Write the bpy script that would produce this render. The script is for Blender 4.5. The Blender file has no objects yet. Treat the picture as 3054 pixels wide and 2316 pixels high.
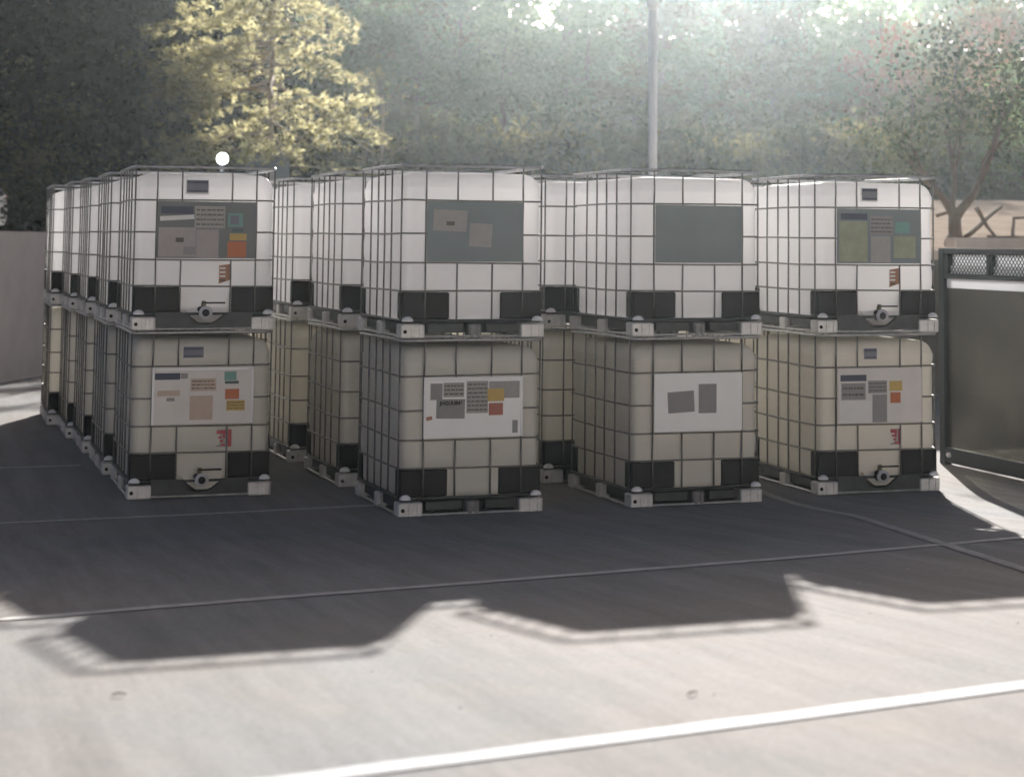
import bpy, math, random
import numpy as np
from mathutils import Vector, Matrix
random.seed(7); RNG = np.random.default_rng(7)
S = bpy.context.scene
COL = S.collection

# ---------------------------------------------------------------- camera
cam_d = bpy.data.cameras.new('camera'); cam = bpy.data.objects.new('camera', cam_d); COL.objects.link(cam)
PITCH, YAW, ROLL = 0.0833, -0.3335, -0.0089
cy, sy = math.cos(YAW), math.sin(YAW); cp, sp = math.cos(PITCH), math.sin(PITCH); cr, sr = math.cos(ROLL), math.sin(ROLL)
R = Matrix(((cy, -sy, 0), (sy, cy, 0), (0, 0, 1))) @ Matrix(((1, 0, 0), (0, cp, -sp), (0, sp, cp))) @ Matrix(((cr, 0, sr), (0, 1, 0), (-sr, 0, cr)))
M = Matrix.Identity(4)
for i in range(3):
    M[i][0] = R[i][0]; M[i][1] = R[i][2]; M[i][2] = -R[i][1]
M[0][3], M[1][3], M[2][3] = -1.9837, -7.6368, 1.8121
cam.matrix_world = M
cam_d.sensor_fit = 'HORIZONTAL'; cam_d.sensor_width = 36
cam_d.lens = 5588.9 / 3054 * 36
cam_d.shift_x = (1527 - 1722.8) / 3054
cam_d.shift_y = (251.8 - 1158) / 3054
cam_d.clip_start = 0.1; cam_d.clip_end = 1000
cam_d.dof.use_dof = True; cam_d.dof.focus_distance = 12.2; cam_d.dof.aperture_fstop = 2.6
S.camera = cam

# ---------------------------------------------------------------- light
SUN_AZ, SUN_EL = math.radians(22.8), math.radians(16.3)      # azimuth measured from +y towards +x
w = bpy.data.worlds.new('World'); S.world = w; w.use_nodes = True
nt = w.node_tree; bg = nt.nodes['Background']; sky = nt.nodes.new('ShaderNodeTexSky')
sky.sky_type = 'NISHITA'; sky.sun_disc = False; sky.sun_elevation = SUN_EL; sky.sun_rotation = SUN_AZ
sky.air_density = 0.2; sky.dust_density = 2.5; sky.ozone_density = 0.3
nt.links.new(sky.outputs[0], bg.inputs[0]); bg.inputs[1].default_value = 0.05
sd = bpy.data.lights.new('sun', 'SUN'); sd.energy = 5.0; sd.angle = math.radians(0.6); sd.color = (1.0, 0.955, 0.91)
so = bpy.data.objects.new('sun', sd); COL.objects.link(so)
sdir = Vector((math.sin(SUN_AZ) * math.cos(SUN_EL), math.cos(SUN_AZ) * math.cos(SUN_EL), math.sin(SUN_EL)))
so.rotation_euler = sdir.to_track_quat('Z', 'Y').to_euler(); so.location = (12, 20, 25)
S.view_settings.view_transform = 'Standard'; S.view_settings.look = 'None'; S.view_settings.gamma = 1
S.view_settings.exposure = 1.55
S.cycles.max_bounces = 14; S.cycles.diffuse_bounces = 6; S.cycles.transmission_bounces = 12; S.cycles.glossy_bounces = 4
S.cycles.transparent_max_bounces = 16; S.cycles.volume_bounces = 0
S.cycles.sample_clamp_indirect = 4.0

# ---------------------------------------------------------------- materials
def mat(name, col, rough=0.7, metal=0.0, noise=0.0, scale=5.0, col2=None, bump=0.0, bscale=None, stretch=None, spec=None):
    m = bpy.data.materials.new(name); m.use_nodes = True; t = m.node_tree; b = t.nodes['Principled BSDF']
    b.inputs['Base Color'].default_value = (*col, 1); b.inputs['Roughness'].default_value = rough; b.inputs['Metallic'].default_value = metal
    if spec is not None: b.inputs['Specular IOR Level'].default_value = spec
    if noise or col2 or bump:
        tc = t.nodes.new('ShaderNodeTexCoord'); mp = t.nodes.new('ShaderNodeMapping'); t.links.new(tc.outputs['Object'], mp.inputs[0])
        if stretch: mp.inputs['Scale'].default_value = stretch
        n = t.nodes.new('ShaderNodeTexNoise'); n.inputs['Scale'].default_value = scale; n.inputs['Detail'].default_value = 6
        n.inputs['Roughness'].default_value = 0.6
        t.links.new(mp.outputs[0], n.inputs['Vector'])
        c2 = col2 or tuple(max(0, c * (1 - noise)) for c in col)
        r = t.nodes.new('ShaderNodeValToRGB'); r.color_ramp.elements[0].position = 0.3; r.color_ramp.elements[1].position = 0.7
        r.color_ramp.elements[0].color = (*c2, 1); r.color_ramp.elements[1].color = (*col, 1)
        t.links.new(n.outputs[0], r.inputs[0]); t.links.new(r.outputs[0], b.inputs['Base Color'])
        if bump:
            n2 = t.nodes.new('ShaderNodeTexNoise'); n2.inputs['Scale'].default_value = bscale or scale * 4; n2.inputs['Detail'].default_value = 5
            t.links.new(tc.outputs['Object'], n2.inputs['Vector'])
            bp = t.nodes.new('ShaderNodeBump'); bp.inputs['Strength'].default_value = bump; bp.inputs['Distance'].default_value = 0.02
            t.links.new(n2.outputs[0], bp.inputs['Height']); t.links.new(bp.outputs[0], b.inputs['Normal'])
    return m

def mat_translucent(name, col, tcol, f=0.5, rough=0.5, gloss=0.06, noise=0.12, scale=3.0):
    m = bpy.data.materials.new(name); m.use_nodes = True; t = m.node_tree; t.nodes.clear()
    out = t.nodes.new('ShaderNodeOutputMaterial'); d = t.nodes.new('ShaderNodeBsdfDiffuse'); tr = t.nodes.new('ShaderNodeBsdfTranslucent')
    g = t.nodes.new('ShaderNodeBsdfGlossy'); g.inputs['Roughness'].default_value = rough
    tc = t.nodes.new('ShaderNodeTexCoord'); n = t.nodes.new('ShaderNodeTexNoise'); n.inputs['Scale'].default_value = scale; n.inputs['Detail'].default_value = 5
    t.links.new(tc.outputs['Object'], n.inputs['Vector'])
    for node, c in ((d, col), (tr, tcol)):
        r = t.nodes.new('ShaderNodeValToRGB'); r.color_ramp.elements[0].position = 0.3; r.color_ramp.elements[1].position = 0.75
        r.color_ramp.elements[0].color = (*[x * (1 - noise) for x in c], 1); r.color_ramp.elements[1].color = (*c, 1)
        t.links.new(n.outputs[0], r.inputs[0]); t.links.new(r.outputs[0], node.inputs['Color'])
    mx = t.nodes.new('ShaderNodeMixShader'); mx.inputs[0].default_value = f
    t.links.new(d.outputs[0], mx.inputs[1]); t.links.new(tr.outputs[0], mx.inputs[2])
    mg = t.nodes.new('ShaderNodeMixShader'); mg.inputs[0].default_value = gloss
    t.links.new(mx.outputs[0], mg.inputs[1]); t.links.new(g.outputs[0], mg.inputs[2]); t.links.new(mg.outputs[0], out.inputs[0])
    return m

def mat_leaf(name, c1, c2, f=0.45, tmul=1.6):
    m = bpy.data.materials.new(name); m.use_nodes = True; t = m.node_tree; t.nodes.clear()
    out = t.nodes.new('ShaderNodeOutputMaterial'); d = t.nodes.new('ShaderNodeBsdfDiffuse'); tr = t.nodes.new('ShaderNodeBsdfTranslucent')
    ge = t.nodes.new('ShaderNodeNewGeometry'); r = t.nodes.new('ShaderNodeValToRGB')
    r.color_ramp.elements[0].color = (*c1, 1); r.color_ramp.elements[1].color = (*c2, 1)
    t.links.new(ge.outputs['Random Per Island'], r.inputs[0]); t.links.new(r.outputs[0], d.inputs[0])
    mu = t.nodes.new('ShaderNodeVectorMath'); mu.operation = 'SCALE'; mu.inputs['Scale'].default_value = tmul
    t.links.new(r.outputs[0], mu.inputs[0]); t.links.new(mu.outputs[0], tr.inputs[0])
    mx = t.nodes.new('ShaderNodeMixShader'); mx.inputs[0].default_value = f
    t.links.new(d.outputs[0], mx.inputs[1]); t.links.new(tr.outputs[0], mx.inputs[2]); t.links.new(mx.outputs[0], out.inputs[0])
    return m

# concrete yard: brushed streaks along y, blotches, fine grain
def mat_concrete():
    m = bpy.data.materials.new('yard_concrete'); m.use_nodes = True; t = m.node_tree; b = t.nodes['Principled BSDF']
    b.inputs['Roughness'].default_value = 0.9; b.inputs['Specular IOR Level'].default_value = 0.03
    tc = t.nodes.new('ShaderNodeTexCoord')
    def noise(scale, st, det=5, ro=0.6):
        mp = t.nodes.new('ShaderNodeMapping'); mp.inputs['Scale'].default_value = st; t.links.new(tc.outputs['Object'], mp.inputs[0])
        n = t.nodes.new('ShaderNodeTexNoise'); n.inputs['Scale'].default_value = scale; n.inputs['Detail'].default_value = det; n.inputs['Roughness'].default_value = ro
        t.links.new(mp.outputs[0], n.inputs['Vector']); return n
    a = noise(1.0, (7.0, 0.6, 1), 8, 0.7); c = noise(0.6, (1, 1, 1), 8, 0.65); g = noise(45, (1, 1, 1), 4, 0.75)
    r1 = t.nodes.new('ShaderNodeValToRGB'); r1.color_ramp.elements[0].position = 0.25; r1.color_ramp.elements[1].position = 0.8
    r1.color_ramp.elements[0].color = (0.218, 0.206, 0.194, 1); r1.color_ramp.elements[1].color = (0.352, 0.334, 0.316, 1)
    t.links.new(a.outputs[0], r1.inputs[0])
    r2 = t.nodes.new('ShaderNodeValToRGB'); r2.color_ramp.elements[0].position = 0.3; r2.color_ramp.elements[1].position = 0.7
    r2.color_ramp.elements[0].color = (0.80, 0.87, 0.93, 1); r2.color_ramp.elements[1].color = (1.05, 1.0, 0.97, 1)
    t.links.new(c.outputs[0], r2.inputs[0])
    r3 = t.nodes.new('ShaderNodeValToRGB'); r3.color_ramp.elements[0].color = (0.62, 0.62, 0.62, 1); r3.color_ramp.elements[1].color = (1.34, 1.34, 1.34, 1)
    t.links.new(g.outputs[0], r3.inputs[0])
    m1 = t.nodes.new('ShaderNodeMix'); m1.data_type = 'RGBA'; m1.blend_type = 'MULTIPLY'; m1.inputs[0].default_value = 1
    m2 = t.nodes.new('ShaderNodeMix'); m2.data_type = 'RGBA'; m2.blend_type = 'MULTIPLY'; m2.inputs[0].default_value = 1
    t.links.new(r1.outputs[0], m1.inputs[6]); t.links.new(r2.outputs[0], m1.inputs[7])
    t.links.new(m1.outputs[2], m2.inputs[6]); t.links.new(r3.outputs[0], m2.inputs[7]); t.links.new(m2.outputs[2], b.inputs['Base Color'])
    bp = t.nodes.new('ShaderNodeBump'); bp.inputs['Strength'].default_value = 0.25; bp.inputs['Distance'].default_value = 0.01
    t.links.new(g.outputs[0], bp.inputs['Height']); t.links.new(bp.outputs[0], b.inputs['Normal'])
    return m

MT = {
 'concrete': mat_concrete(),
 'paint': mat('white_road_paint', (0.44, 0.455, 0.47), 0.8, col2=(0.33, 0.34, 0.35), scale=20, spec=0.1),
 'paint_worn': mat('worn_road_paint', (0.58, 0.56, 0.54), 0.8, spec=0.1, col2=(0.38, 0.35, 0.33), scale=16),
 'paint_faint': mat('faint_road_paint', (0.50, 0.475, 0.45), 0.9, spec=0.0, col2=(0.34, 0.32, 0.30), scale=9),
 'hdpe': mat_translucent('white_hdpe', (0.86, 0.85, 0.85), (0.965, 0.955, 0.95), 0.72, 0.45, 0.05, 0.05, 2.5),
 'hdpe2': mat_translucent('shade_toned_hdpe', (0.83, 0.80, 0.71), (0.885, 0.85, 0.775), 0.36, 0.45, 0.05, 0.07, 2.5),  # lower-tier copy of the white plastic, warm fill light put into its colour
 'galv': mat('galvanised_steel', (0.50, 0.50, 0.50), 0.42, 0.85, noise=0.35, scale=18),
 'steel': mat('cage_steel', (0.24, 0.23, 0.215), 0.45, 0.6, noise=0.35, scale=25),
 'foot': mat('galvanised_foot', (0.72, 0.71, 0.69), 0.5, 0.35, noise=0.25, scale=14),
 'midfoot': mat('dull_steel_foot', (0.26, 0.26, 0.26), 0.5, 0.5, noise=0.4, scale=14),
 'deck': mat('dark_pallet_steel', (0.055, 0.062, 0.066), 0.5, 0.4, noise=0.5, scale=9),
 'black': mat('black_plastic', (0.009, 0.010, 0.012), 0.5, spec=0.2, noise=0.3, scale=8),
 'brass': mat('brown_valve_plastic', (0.12, 0.09, 0.03), 0.5),
 'whitecap': mat('white_cap', (0.8, 0.8, 0.8), 0.3),
 'ring': mat('grey_ring', (0.55, 0.54, 0.56), 0.4),
 'hole': mat('dark_hole', (0.008, 0.008, 0.008), 0.9),
 'plate_dark': mat('grey_metal_plate', (0.14, 0.155, 0.155), 0.5, 0.3, noise=0.15, scale=4),
 'plate_green': mat('grey_green_plate', (0.20, 0.235, 0.24), 0.6, 0.2, noise=0.1, scale=4),
 'plate_white': mat('pale_plate', (0.70, 0.67, 0.64), 0.45, noise=0.12, scale=5),
 'plate_bright': mat('bright_plate', (0.86, 0.86, 0.84), 0.45, noise=0.05, scale=5),
 'wall': mat('wall_render', (0.50, 0.45, 0.42), 0.9, col2=(0.42, 0.375, 0.35), scale=2.5, bump=0.15, bscale=40),
 'retain': mat('retaining_wall_render', (0.15, 0.135, 0.115), 0.9, col2=(0.09, 0.085, 0.07), scale=1.6, bump=0.2, bscale=25),
 'coping': mat('pale_stone', (0.72, 0.62, 0.52), 0.8, noise=0.15, scale=5),
 'bank': mat('dry_bank_soil', (0.48, 0.40, 0.33), 0.95, col2=(0.36, 0.29, 0.23), scale=1.2, bump=0.3, bscale=6, spec=0.0),
 'litter': mat('forest_floor', (0.10, 0.085, 0.055), 0.95, col2=(0.05, 0.05, 0.03), scale=1.0, bump=0.4, bscale=5, spec=0.0),
 'hill': mat('wooded_hill', (0.07, 0.085, 0.05), 0.95, col2=(0.03, 0.04, 0.025), scale=0.25, bump=0.6, bscale=0.8, spec=0.0),
 'bark': mat('grey_brown_bark', (0.16, 0.12, 0.09), 0.9, col2=(0.08, 0.06, 0.045), scale=12, bump=0.5, stretch=(1, 1, 0.25)),
 'bark_pale': mat('pale_bark', (0.46, 0.38, 0.30), 0.85, col2=(0.28, 0.21, 0.16), scale=12, bump=0.4, stretch=(1, 1, 0.25)),
 'frame': mat('dark_frame_steel', (0.018, 0.024, 0.030), 0.45, 0.3, noise=0.3, scale=6),
 'pole': mat('pale_pole_paint', (0.88, 0.88, 0.86), 0.45, noise=0.1, scale=5),
 'shed': mat('blue_grey_sheet', (0.22, 0.26, 0.28), 0.7, noise=0.15, scale=2),
 'shed_door': mat('pale_door', (0.46, 0.44, 0.42), 0.6, noise=0.15, scale=4),
 'wh_wall': mat('pale_cladding', (0.72, 0.65, 0.56), 0.8, noise=0.08, scale=1.5), 'wh_door': mat('grey_door_slats', (0.5, 0.48, 0.45), 0.6, noise=0.1, scale=2),
 'roof': mat('grey_roof_sheet', (0.25, 0.26, 0.27), 0.6, noise=0.2, scale=2),
 'car': mat('silver_car_paint', (0.62, 0.64, 0.66), 0.25, 0.5),
 'glass_dark': mat('dark_glass', (0.03, 0.045, 0.055), 0.08),
 'rubber': mat('tyre_rubber', (0.02, 0.02, 0.02), 0.9),
 'red': mat('red_print', (0.42, 0.05, 0.07), 0.5), 'lightred': mat('tail_lamp_red', (0.4, 0.02, 0.02), 0.3),
 'p_navy': mat('navy_print', (0.035, 0.045, 0.085), 0.5), 'p_slate': mat('slate_print', (0.15, 0.15, 0.19), 0.5),
 'p_paper': mat('grey_paper', (0.38, 0.36, 0.34), 0.7, noise=0.15, scale=25), 'p_white': mat('white_paper', (0.74, 0.73, 0.71), 0.7, noise=0.06, scale=20),
 'p_grey': mat('grey_label', (0.27, 0.26, 0.26), 0.6, noise=0.12, scale=20), 'p_pink': mat('pinkish_paper', (0.40, 0.36, 0.35), 0.7, noise=0.12, scale=20),
 'p_text': mat('print_ink', (0.09, 0.085, 0.06), 0.6), 'p_teal': mat('teal_label', (0.16, 0.33, 0.29), 0.5, noise=0.15, scale=20),
 'p_dteal': mat('dark_teal_print', (0.045, 0.09, 0.09), 0.5), 'p_orange': mat('orange_label', (0.50, 0.14, 0.045), 0.5, noise=0.15, scale=30),
 'p_yellow': mat('yellow_label', (0.55, 0.38, 0.10), 0.5, noise=0.15, scale=30), 'p_brown': mat('red_brown_label', (0.40, 0.13, 0.08), 0.5, noise=0.15, scale=30),
 'p_ygreen': mat('yellow_green_paper', (0.34, 0.37, 0.25), 0.6, noise=0.25, scale=12), 'p_rust': mat('rust_label', (0.42, 0.20, 0.12), 0.6, noise=0.2, scale=30),
 'p_tan': mat('tan_paper', (0.55, 0.44, 0.36), 0.7, noise=0.15, scale=20),
 'bright_sheet': mat_translucent('added_bright_sheet', (0.75, 0.76, 0.78), (0.85, 0.86, 0.88), 0.6, 0.3, 0.1, 0.05),  # white translucent sheet, added to glow with the sun behind it
 'leaf_gold': mat_leaf('golden_needles', (0.20, 0.185, 0.09), (0.54, 0.50, 0.28), 0.55, 1.45),
 'leaf_mid': mat_leaf('green_leaves', (0.07, 0.105, 0.05), (0.13, 0.165, 0.08), 0.5, 2.1),
 'leaf_dark': mat_leaf('dark_leaves', (0.008, 0.012, 0.009), (0.028, 0.032, 0.020), 0.25, 1.1),
 'leaf_olive': mat_leaf('olive_leaves', (0.08, 0.08, 0.035), (0.15, 0.13, 0.06), 0.45, 1.5),
 'leaf_grey': mat_leaf('grey_green_leaves', (0.035, 0.045, 0.028), (0.09, 0.10, 0.055), 0.3, 1.2),
 'leaf_rust': mat_leaf('rusty_leaves', (0.12, 0.07, 0.045), (0.21, 0.12, 0.075), 0.45, 1.5),
}
def mat_panel():
    m = bpy.data.materials.new('clear_dusty_panel'); m.use_nodes = True; t = m.node_tree; t.nodes.clear()
    out = t.nodes.new('ShaderNodeOutputMaterial'); a = t.nodes.new('ShaderNodeBsdfTransparent'); a.inputs[0].default_value = (0.38, 0.38, 0.35, 1)
    d = t.nodes.new('ShaderNodeBsdfDiffuse'); d.inputs[0].default_value = (0.22, 0.21, 0.19, 1)
    tr = t.nodes.new('ShaderNodeBsdfTranslucent'); tr.inputs[0].default_value = (0.22, 0.21, 0.19, 1)
    g = t.nodes.new('ShaderNodeBsdfGlossy'); g.inputs['Roughness'].default_value = 0.25
    mx = t.nodes.new('ShaderNodeMixShader'); mx.inputs[0].default_value = 0.5; t.links.new(d.outputs[0], mx.inputs[1]); t.links.new(tr.outputs[0], mx.inputs[2])
    tc = t.nodes.new('ShaderNodeTexCoord'); n = t.nodes.new('ShaderNodeTexNoise'); n.inputs['Scale'].default_value = 2.2; n.inputs['Detail'].default_value = 7
    t.links.new(tc.outputs['Object'], n.inputs['Vector'])
    mr = t.nodes.new('ShaderNodeMapRange'); mr.inputs[1].default_value = 0.3; mr.inputs[2].default_value = 0.7; mr.inputs[3].default_value = 0.10; mr.inputs[4].default_value = 0.40
    t.links.new(n.outputs[0], mr.inputs[0])
    m2 = t.nodes.new('ShaderNodeMixShader'); t.links.new(mr.outputs[0], m2.inputs[0]); t.links.new(a.outputs[0], m2.inputs[1]); t.links.new(mx.outputs[0], m2.inputs[2])
    m3 = t.nodes.new('ShaderNodeMixShader'); m3.inputs[0].default_value = 0.03; t.links.new(m2.outputs[0], m3.inputs[1]); t.links.new(g.outputs[0], m3.inputs[2])
    t.links.new(m3.outputs[0], out.inputs[0]); return m
MT['panel'] = mat_panel()
ml = bpy.data.materials.new('lit_lamp'); ml.use_nodes = True; _b = ml.node_tree.nodes['Principled BSDF']
_b.inputs['Emission Color'].default_value = (0.82, 0.93, 1, 1); _b.inputs['Emission Strength'].default_value = 8.0; MT['lamp'] = ml

# ---------------------------------------------------------------- mesh helper
class MB:
    def __init__(s): s.v = []; s.f = []; s.m = []; s.ms = []; s.sm = []
    def mi(s, m):
        if m not in s.ms: s.ms.append(m)
        return s.ms.index(m)
    def add(s, vs, fs, m, smooth=False):
        o = len(s.v); s.v += [tuple(x) for x in vs]; k = s.mi(m)
        for f in fs: s.f.append(tuple(i + o for i in f)); s.m.append(k); s.sm.append(smooth)
        return s
    def box(s, a, b, m, c=0.0):
        (x0, y0, z0), (x1, y1, z1) = a, b
        if c <= 0:
            vs = [(x, y, z) for z in (z0, z1) for y in (y0, y1) for x in (x0, x1)]
            return s.add(vs, [(0, 2, 3, 1), (4, 5, 7, 6), (0, 1, 5, 4), (2, 6, 7, 3), (0, 4, 6, 2), (1, 3, 7, 5)], m)
        rings = []
        for z, i in ((z0, c), (z0 + c, 0), (z1 - c, 0), (z1, c)):
            p = [(x0 + i + c, y0 + i), (x1 - i - c, y0 + i), (x1 - i, y0 + i + c), (x1 - i, y1 - i - c), (x1 - i - c, y1 - i), (x0 + i + c, y1 - i), (x0 + i, y1 - i - c), (x0 + i, y0 + i + c)]
            rings.append([(x, y, z) for x, y in p])
        return s.loft(rings, m)
    def loft(s, rings, m, cap=True, smooth=False, closed=True):
        n = len(rings[0]); vs = [p for r in rings for p in r]; fs = []
        for i in range(len(rings) - 1):
            for j in range(n if closed else n - 1):
                k = (j + 1) % n; fs.append((i * n + j, i * n + k, (i + 1) * n + k, (i + 1) * n + j))
        if cap: fs.append(tuple(range(n))[::-1]); fs.append(tuple((len(rings) - 1) * n + j for j in range(n)))
        return s.add(vs, fs, m, smooth)
    def tube(s, pts, r, m, n=8, closed=False, taper=None, cap=True):
        P = [Vector(p) for p in pts]; rings = []; N = len(P); up = None
        for i, p in enumerate(P):
            if closed: d = (P[(i + 1) % N] - P[i - 1])
            else: d = P[min(i + 1, N - 1)] - P[max(i - 1, 0)]
            d.normalize()
            if up is None:
                up = Vector((0, 0, 1)) if abs(d.z) < 0.9 else Vector((1, 0, 0))
            a = d.cross(up); 
            if a.length < 1e-4: a = d.orthogonal()
            a.normalize(); b = a.cross(d).normalized(); up = b
            rr = r if taper is None else taper[i]
            rings.append([tuple(p + a * math.cos(t) * rr + b * math.sin(t) * rr) for t in [2 * math.pi * k / n for k in range(n)]])
        if closed: rings.append(rings[0])
        return s.loft(rings, m, cap=cap and not closed, smooth=True)
    def cyl(s, c, ax, r, l, m, n=20, r2=None, cap=True):
        c = Vector(c); ax = Vector(ax).normalized()
        return s.tube([c, c + ax * l], r, m, n, taper=[r, r2 if r2 is not None else r], cap=cap)
    def dome(s, c, rx, ry, rz, m, n=14, k=7, full=False):
        rings = []
        for i in range(k + 1):
            t = (-math.pi / 2 if full else 0) + (math.pi if full else math.pi / 2) * i / k; t = min(t, math.pi / 2 - 0.02); t = max(t, -math.pi / 2 + 0.02)
            rings.append([(c[0] + rx * math.cos(t) * math.cos(a), c[1] + ry * math.cos(t) * math.sin(a), c[2] + rz * math.sin(t)) for a in [2 * math.pi * j / n for j in range(n)]])
        return s.loft(rings, m, smooth=True)
    def prism(s, poly, y0, y1, m):      # polygon in xz extruded along y
        return s.loft([[(x, y0, z) for x, z in poly], [(x, y1, z) for x, z in poly]], m)
    def build(s, name, parent=None, loc=None, rot=None):
        me = bpy.data.meshes.new(name); me.from_pydata(s.v, [], s.f)
        for m in s.ms: me.materials.append(MT[m])
        me.polygons.foreach_set('material_index', s.m); me.polygons.foreach_set('use_smooth', s.sm); me.update()
        o = bpy.data.objects.new(name, me); COL.objects.link(o)
        if parent: o.parent = parent
        if loc: o.location = loc
        if rot: o.rotation_euler = rot
        return o
def tag(o, label=None, cat=None, group=None, kind=None):
    if label: o['label'] = label
    if cat: o['category'] = cat
    if group: o['group'] = group
    if kind: o['kind'] = kind
    return o
def empty(name, loc, rz=0.0):
    o = bpy.data.objects.new(name, None); COL.objects.link(o); o.location = loc; o.rotation_euler = (0, 0, rz); o.empty_display_size = 0.3; return o

# ================================================================ setting
def gz(y):
    t = 4.4 - y
    if t <= -0.6: return 0.0
    if t < 0.6: return 0.075 * (t + 0.6) ** 2 / 2.4
    return 0.075 * min(t, 9.0) + (0 if t < 9 else 0.015 * (t - 9))
def strip_rows(x0, x1, ys, zo=0.0): return [[(x0, y, gz(y) + zo), (x1, y, gz(y) + zo)] for y in ys]
YS = [-80, -40, -20, -10, -6, -4.6, -3, -1, 1, 3, 3.8] + [3.8 + 0.1 * i for i in range(1, 13)] + [8, 14, 24, 40, 60]
g = MB(); g.loft(strip_rows(-60, 90, YS), 'concrete', cap=False, closed=False, smooth=True)
tag(g.build('ground'), kind='structure')

def line(pts, wd, m, name, z=0.004):
    # a painted line laid on the yard through the given ground points
    mb = MB(); P = []
    for i in range(len(pts) - 1):
        a, b = pts[i], pts[i + 1]; n = max(2, int(math.dist(a, b) / 0.12))
        P += [(a[0] + (b[0] - a[0]) * k / n, a[1] + (b[1] - a[1]) * k / n) for k in range(n)]
    P.append(pts[-1]); rows = []
    for i, p in enumerate(P):
        q0, q1 = P[max(0, i - 1)], P[min(len(P) - 1, i + 1)]; d = Vector((q1[0] - q0[0], q1[1] - q0[1])).normalized(); nn = (-d.y, d.x)
        j = 0.004 * math.sin(i * 1.7)
        rows.append([(p[0] + nn[0] * (wd / 2 + j), p[1] + nn[1] * (wd / 2 + j), gz(p[1] + nn[1] * wd / 2) + z), (p[0] - nn[0] * wd / 2, p[1] - nn[1] * wd / 2, gz(p[1] - nn[1] * wd / 2) + z)])
    mb.loft(rows, m, cap=False, closed=False)
    return tag(mb.build(name), kind='structure')
line([(-3.2, -3.62), (-1.30, -3.285), (-0.591, -3.150), (0.175, -3.005), (1.068, -2.823), (3.6, -2.33)], 0.105, 'paint', 'painted_line')
line([(-3.0, -0.05), (-1.5, 0.17), (-0.52, 0.39), (0.33, 0.54), (2.09, 0.9), (3.71, 1.33), (5.6, 1.8)], 0.085, 'paint_worn', 'painted_line')
line([(-3.5, 4.85), (-1.47, 4.93), (-0.31, 4.98), (1.0, 5.09)], 0.06, 'paint_worn', 'painted_line')
line([(-3.5, 7.9), (-0.75, 7.9)], 0.06, 'paint_worn', 'painted_line')
line([(3.9, 6.6), (3.85, 5.06), (3.63, 3.12), (2.8, -0.1), (2.4, -1.6)], 0.07, 'paint_faint', 'painted_line', 0.005)

# raised bank behind the yard
def bz(x, y):
    base = 1.62 if x > 8 else 1.75
    y0 = 13.7 if x > 8.6 else 29.3
    t = max(0, y - y0); z = base + (0.09 * min(t, 12) if x > 8.6 else 0.02 * min(t, 6)) + 0.15 * max(0, y - 34) + (0.04 * math.sin(x * 0.7) + 0.03 * math.sin(y * 1.1 + x)) * min(1, t)
    return z
def sheet(xs, ys, m, name):
    mb = MB(); mb.loft([[(x, y, bz(x, y)) for x in xs] for y in ys], m, cap=False, closed=False, smooth=True); return tag(mb.build(name), kind='structure')
sheet([8.7 + 1.2 * i for i in range(40)], [13.72 + 0.9 * i for i in range(18)], 'bank', 'bank')
sheet([-50 + 2.5 * i for i in range(46)], [29.2 + 2.5 * i for i in range(21)], 'litter', 'terrain')
# far wooded hill
hm = MB(); rows = []
for j in range(14):
    y = 95 + j * 12; rows.append([(x, y, -3 + (j / 13) ** 0.8 * (36 + 5 * math.sin(x * 0.02 + 1) + 3 * math.sin(x * 0.057)) + 1.2 * math.sin(x * 0.31 + j * 1.7)) for x in range(-120, 241, 6)])
hm.loft(rows, 'hill', cap=False, closed=False, smooth=True); tag(hm.build('hills'), kind='structure')

# walls
def wall_run(name, p, q, th, z1, m, label, cat='wall', z0=0.0, coping=None):
    p, q = Vector(p), Vector(q); L = (q - p).length; a = math.atan2(q.y - p.y, q.x - p.x)
    r = empty(name, (p.x, p.y, 0), a)
    MB().box((0, 0, z0), (L, th, z1), m, 0.01).build('wall_face', r)
    if coping: MB().box((-0.03, -0.05, z1 + 0.002), (L + 0.03, th + 0.05, z1 + coping), 'coping', 0.012).build('coping', r)
    return tag(r, label, cat)
wall_run('yard_wall', (-4.0, 11.0), (4.2, 28.86), -0.25, 1.87, 'wall', 'plain beige rendered wall at the left edge, behind the leftmost row of totes')
wall_run('boundary_wall', (4.35, 28.9), (8.5, 28.9), 0.25, 1.70, 'wall', 'low rendered wall across the back of the yard, behind the totes')
wall_run('roadside_wall', (-50, 28.9), (3.7, 28.9), 0.25, 1.70, 'wall', 'low rendered wall left of the yard, holding up the ground the car stands on')
wall_run('retaining_wall', (8.6, 12.6), (24.0, 12.0), 0.3, 1.62, 'retain', 'grey brown retaining wall with pale coping, seen past the dark frame at right', coping=0.12)
k = MB(); k.box((10.2, 13.05, 1.55), (24, 13.3, 1.90), 'coping', 0.015); tag(k.build('kerb_block'), 'cream stone ledge along the foot of the bank, behind the retaining wall', 'ledge')
k = MB(); k.box((8.62, 12.95, 1.5), (8.9, 29.1, 1.70), 'coping', 0.01); tag(k.build('side_kerb'), 'pale side kerb running back along the bank edge', 'kerb')
tag(MB().box((8.6, 12.95, 0), (8.61, 29.1, 1.5), 'retain').build('side_wall'), 'low retaining face along the left side of the bank', 'wall')

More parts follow.
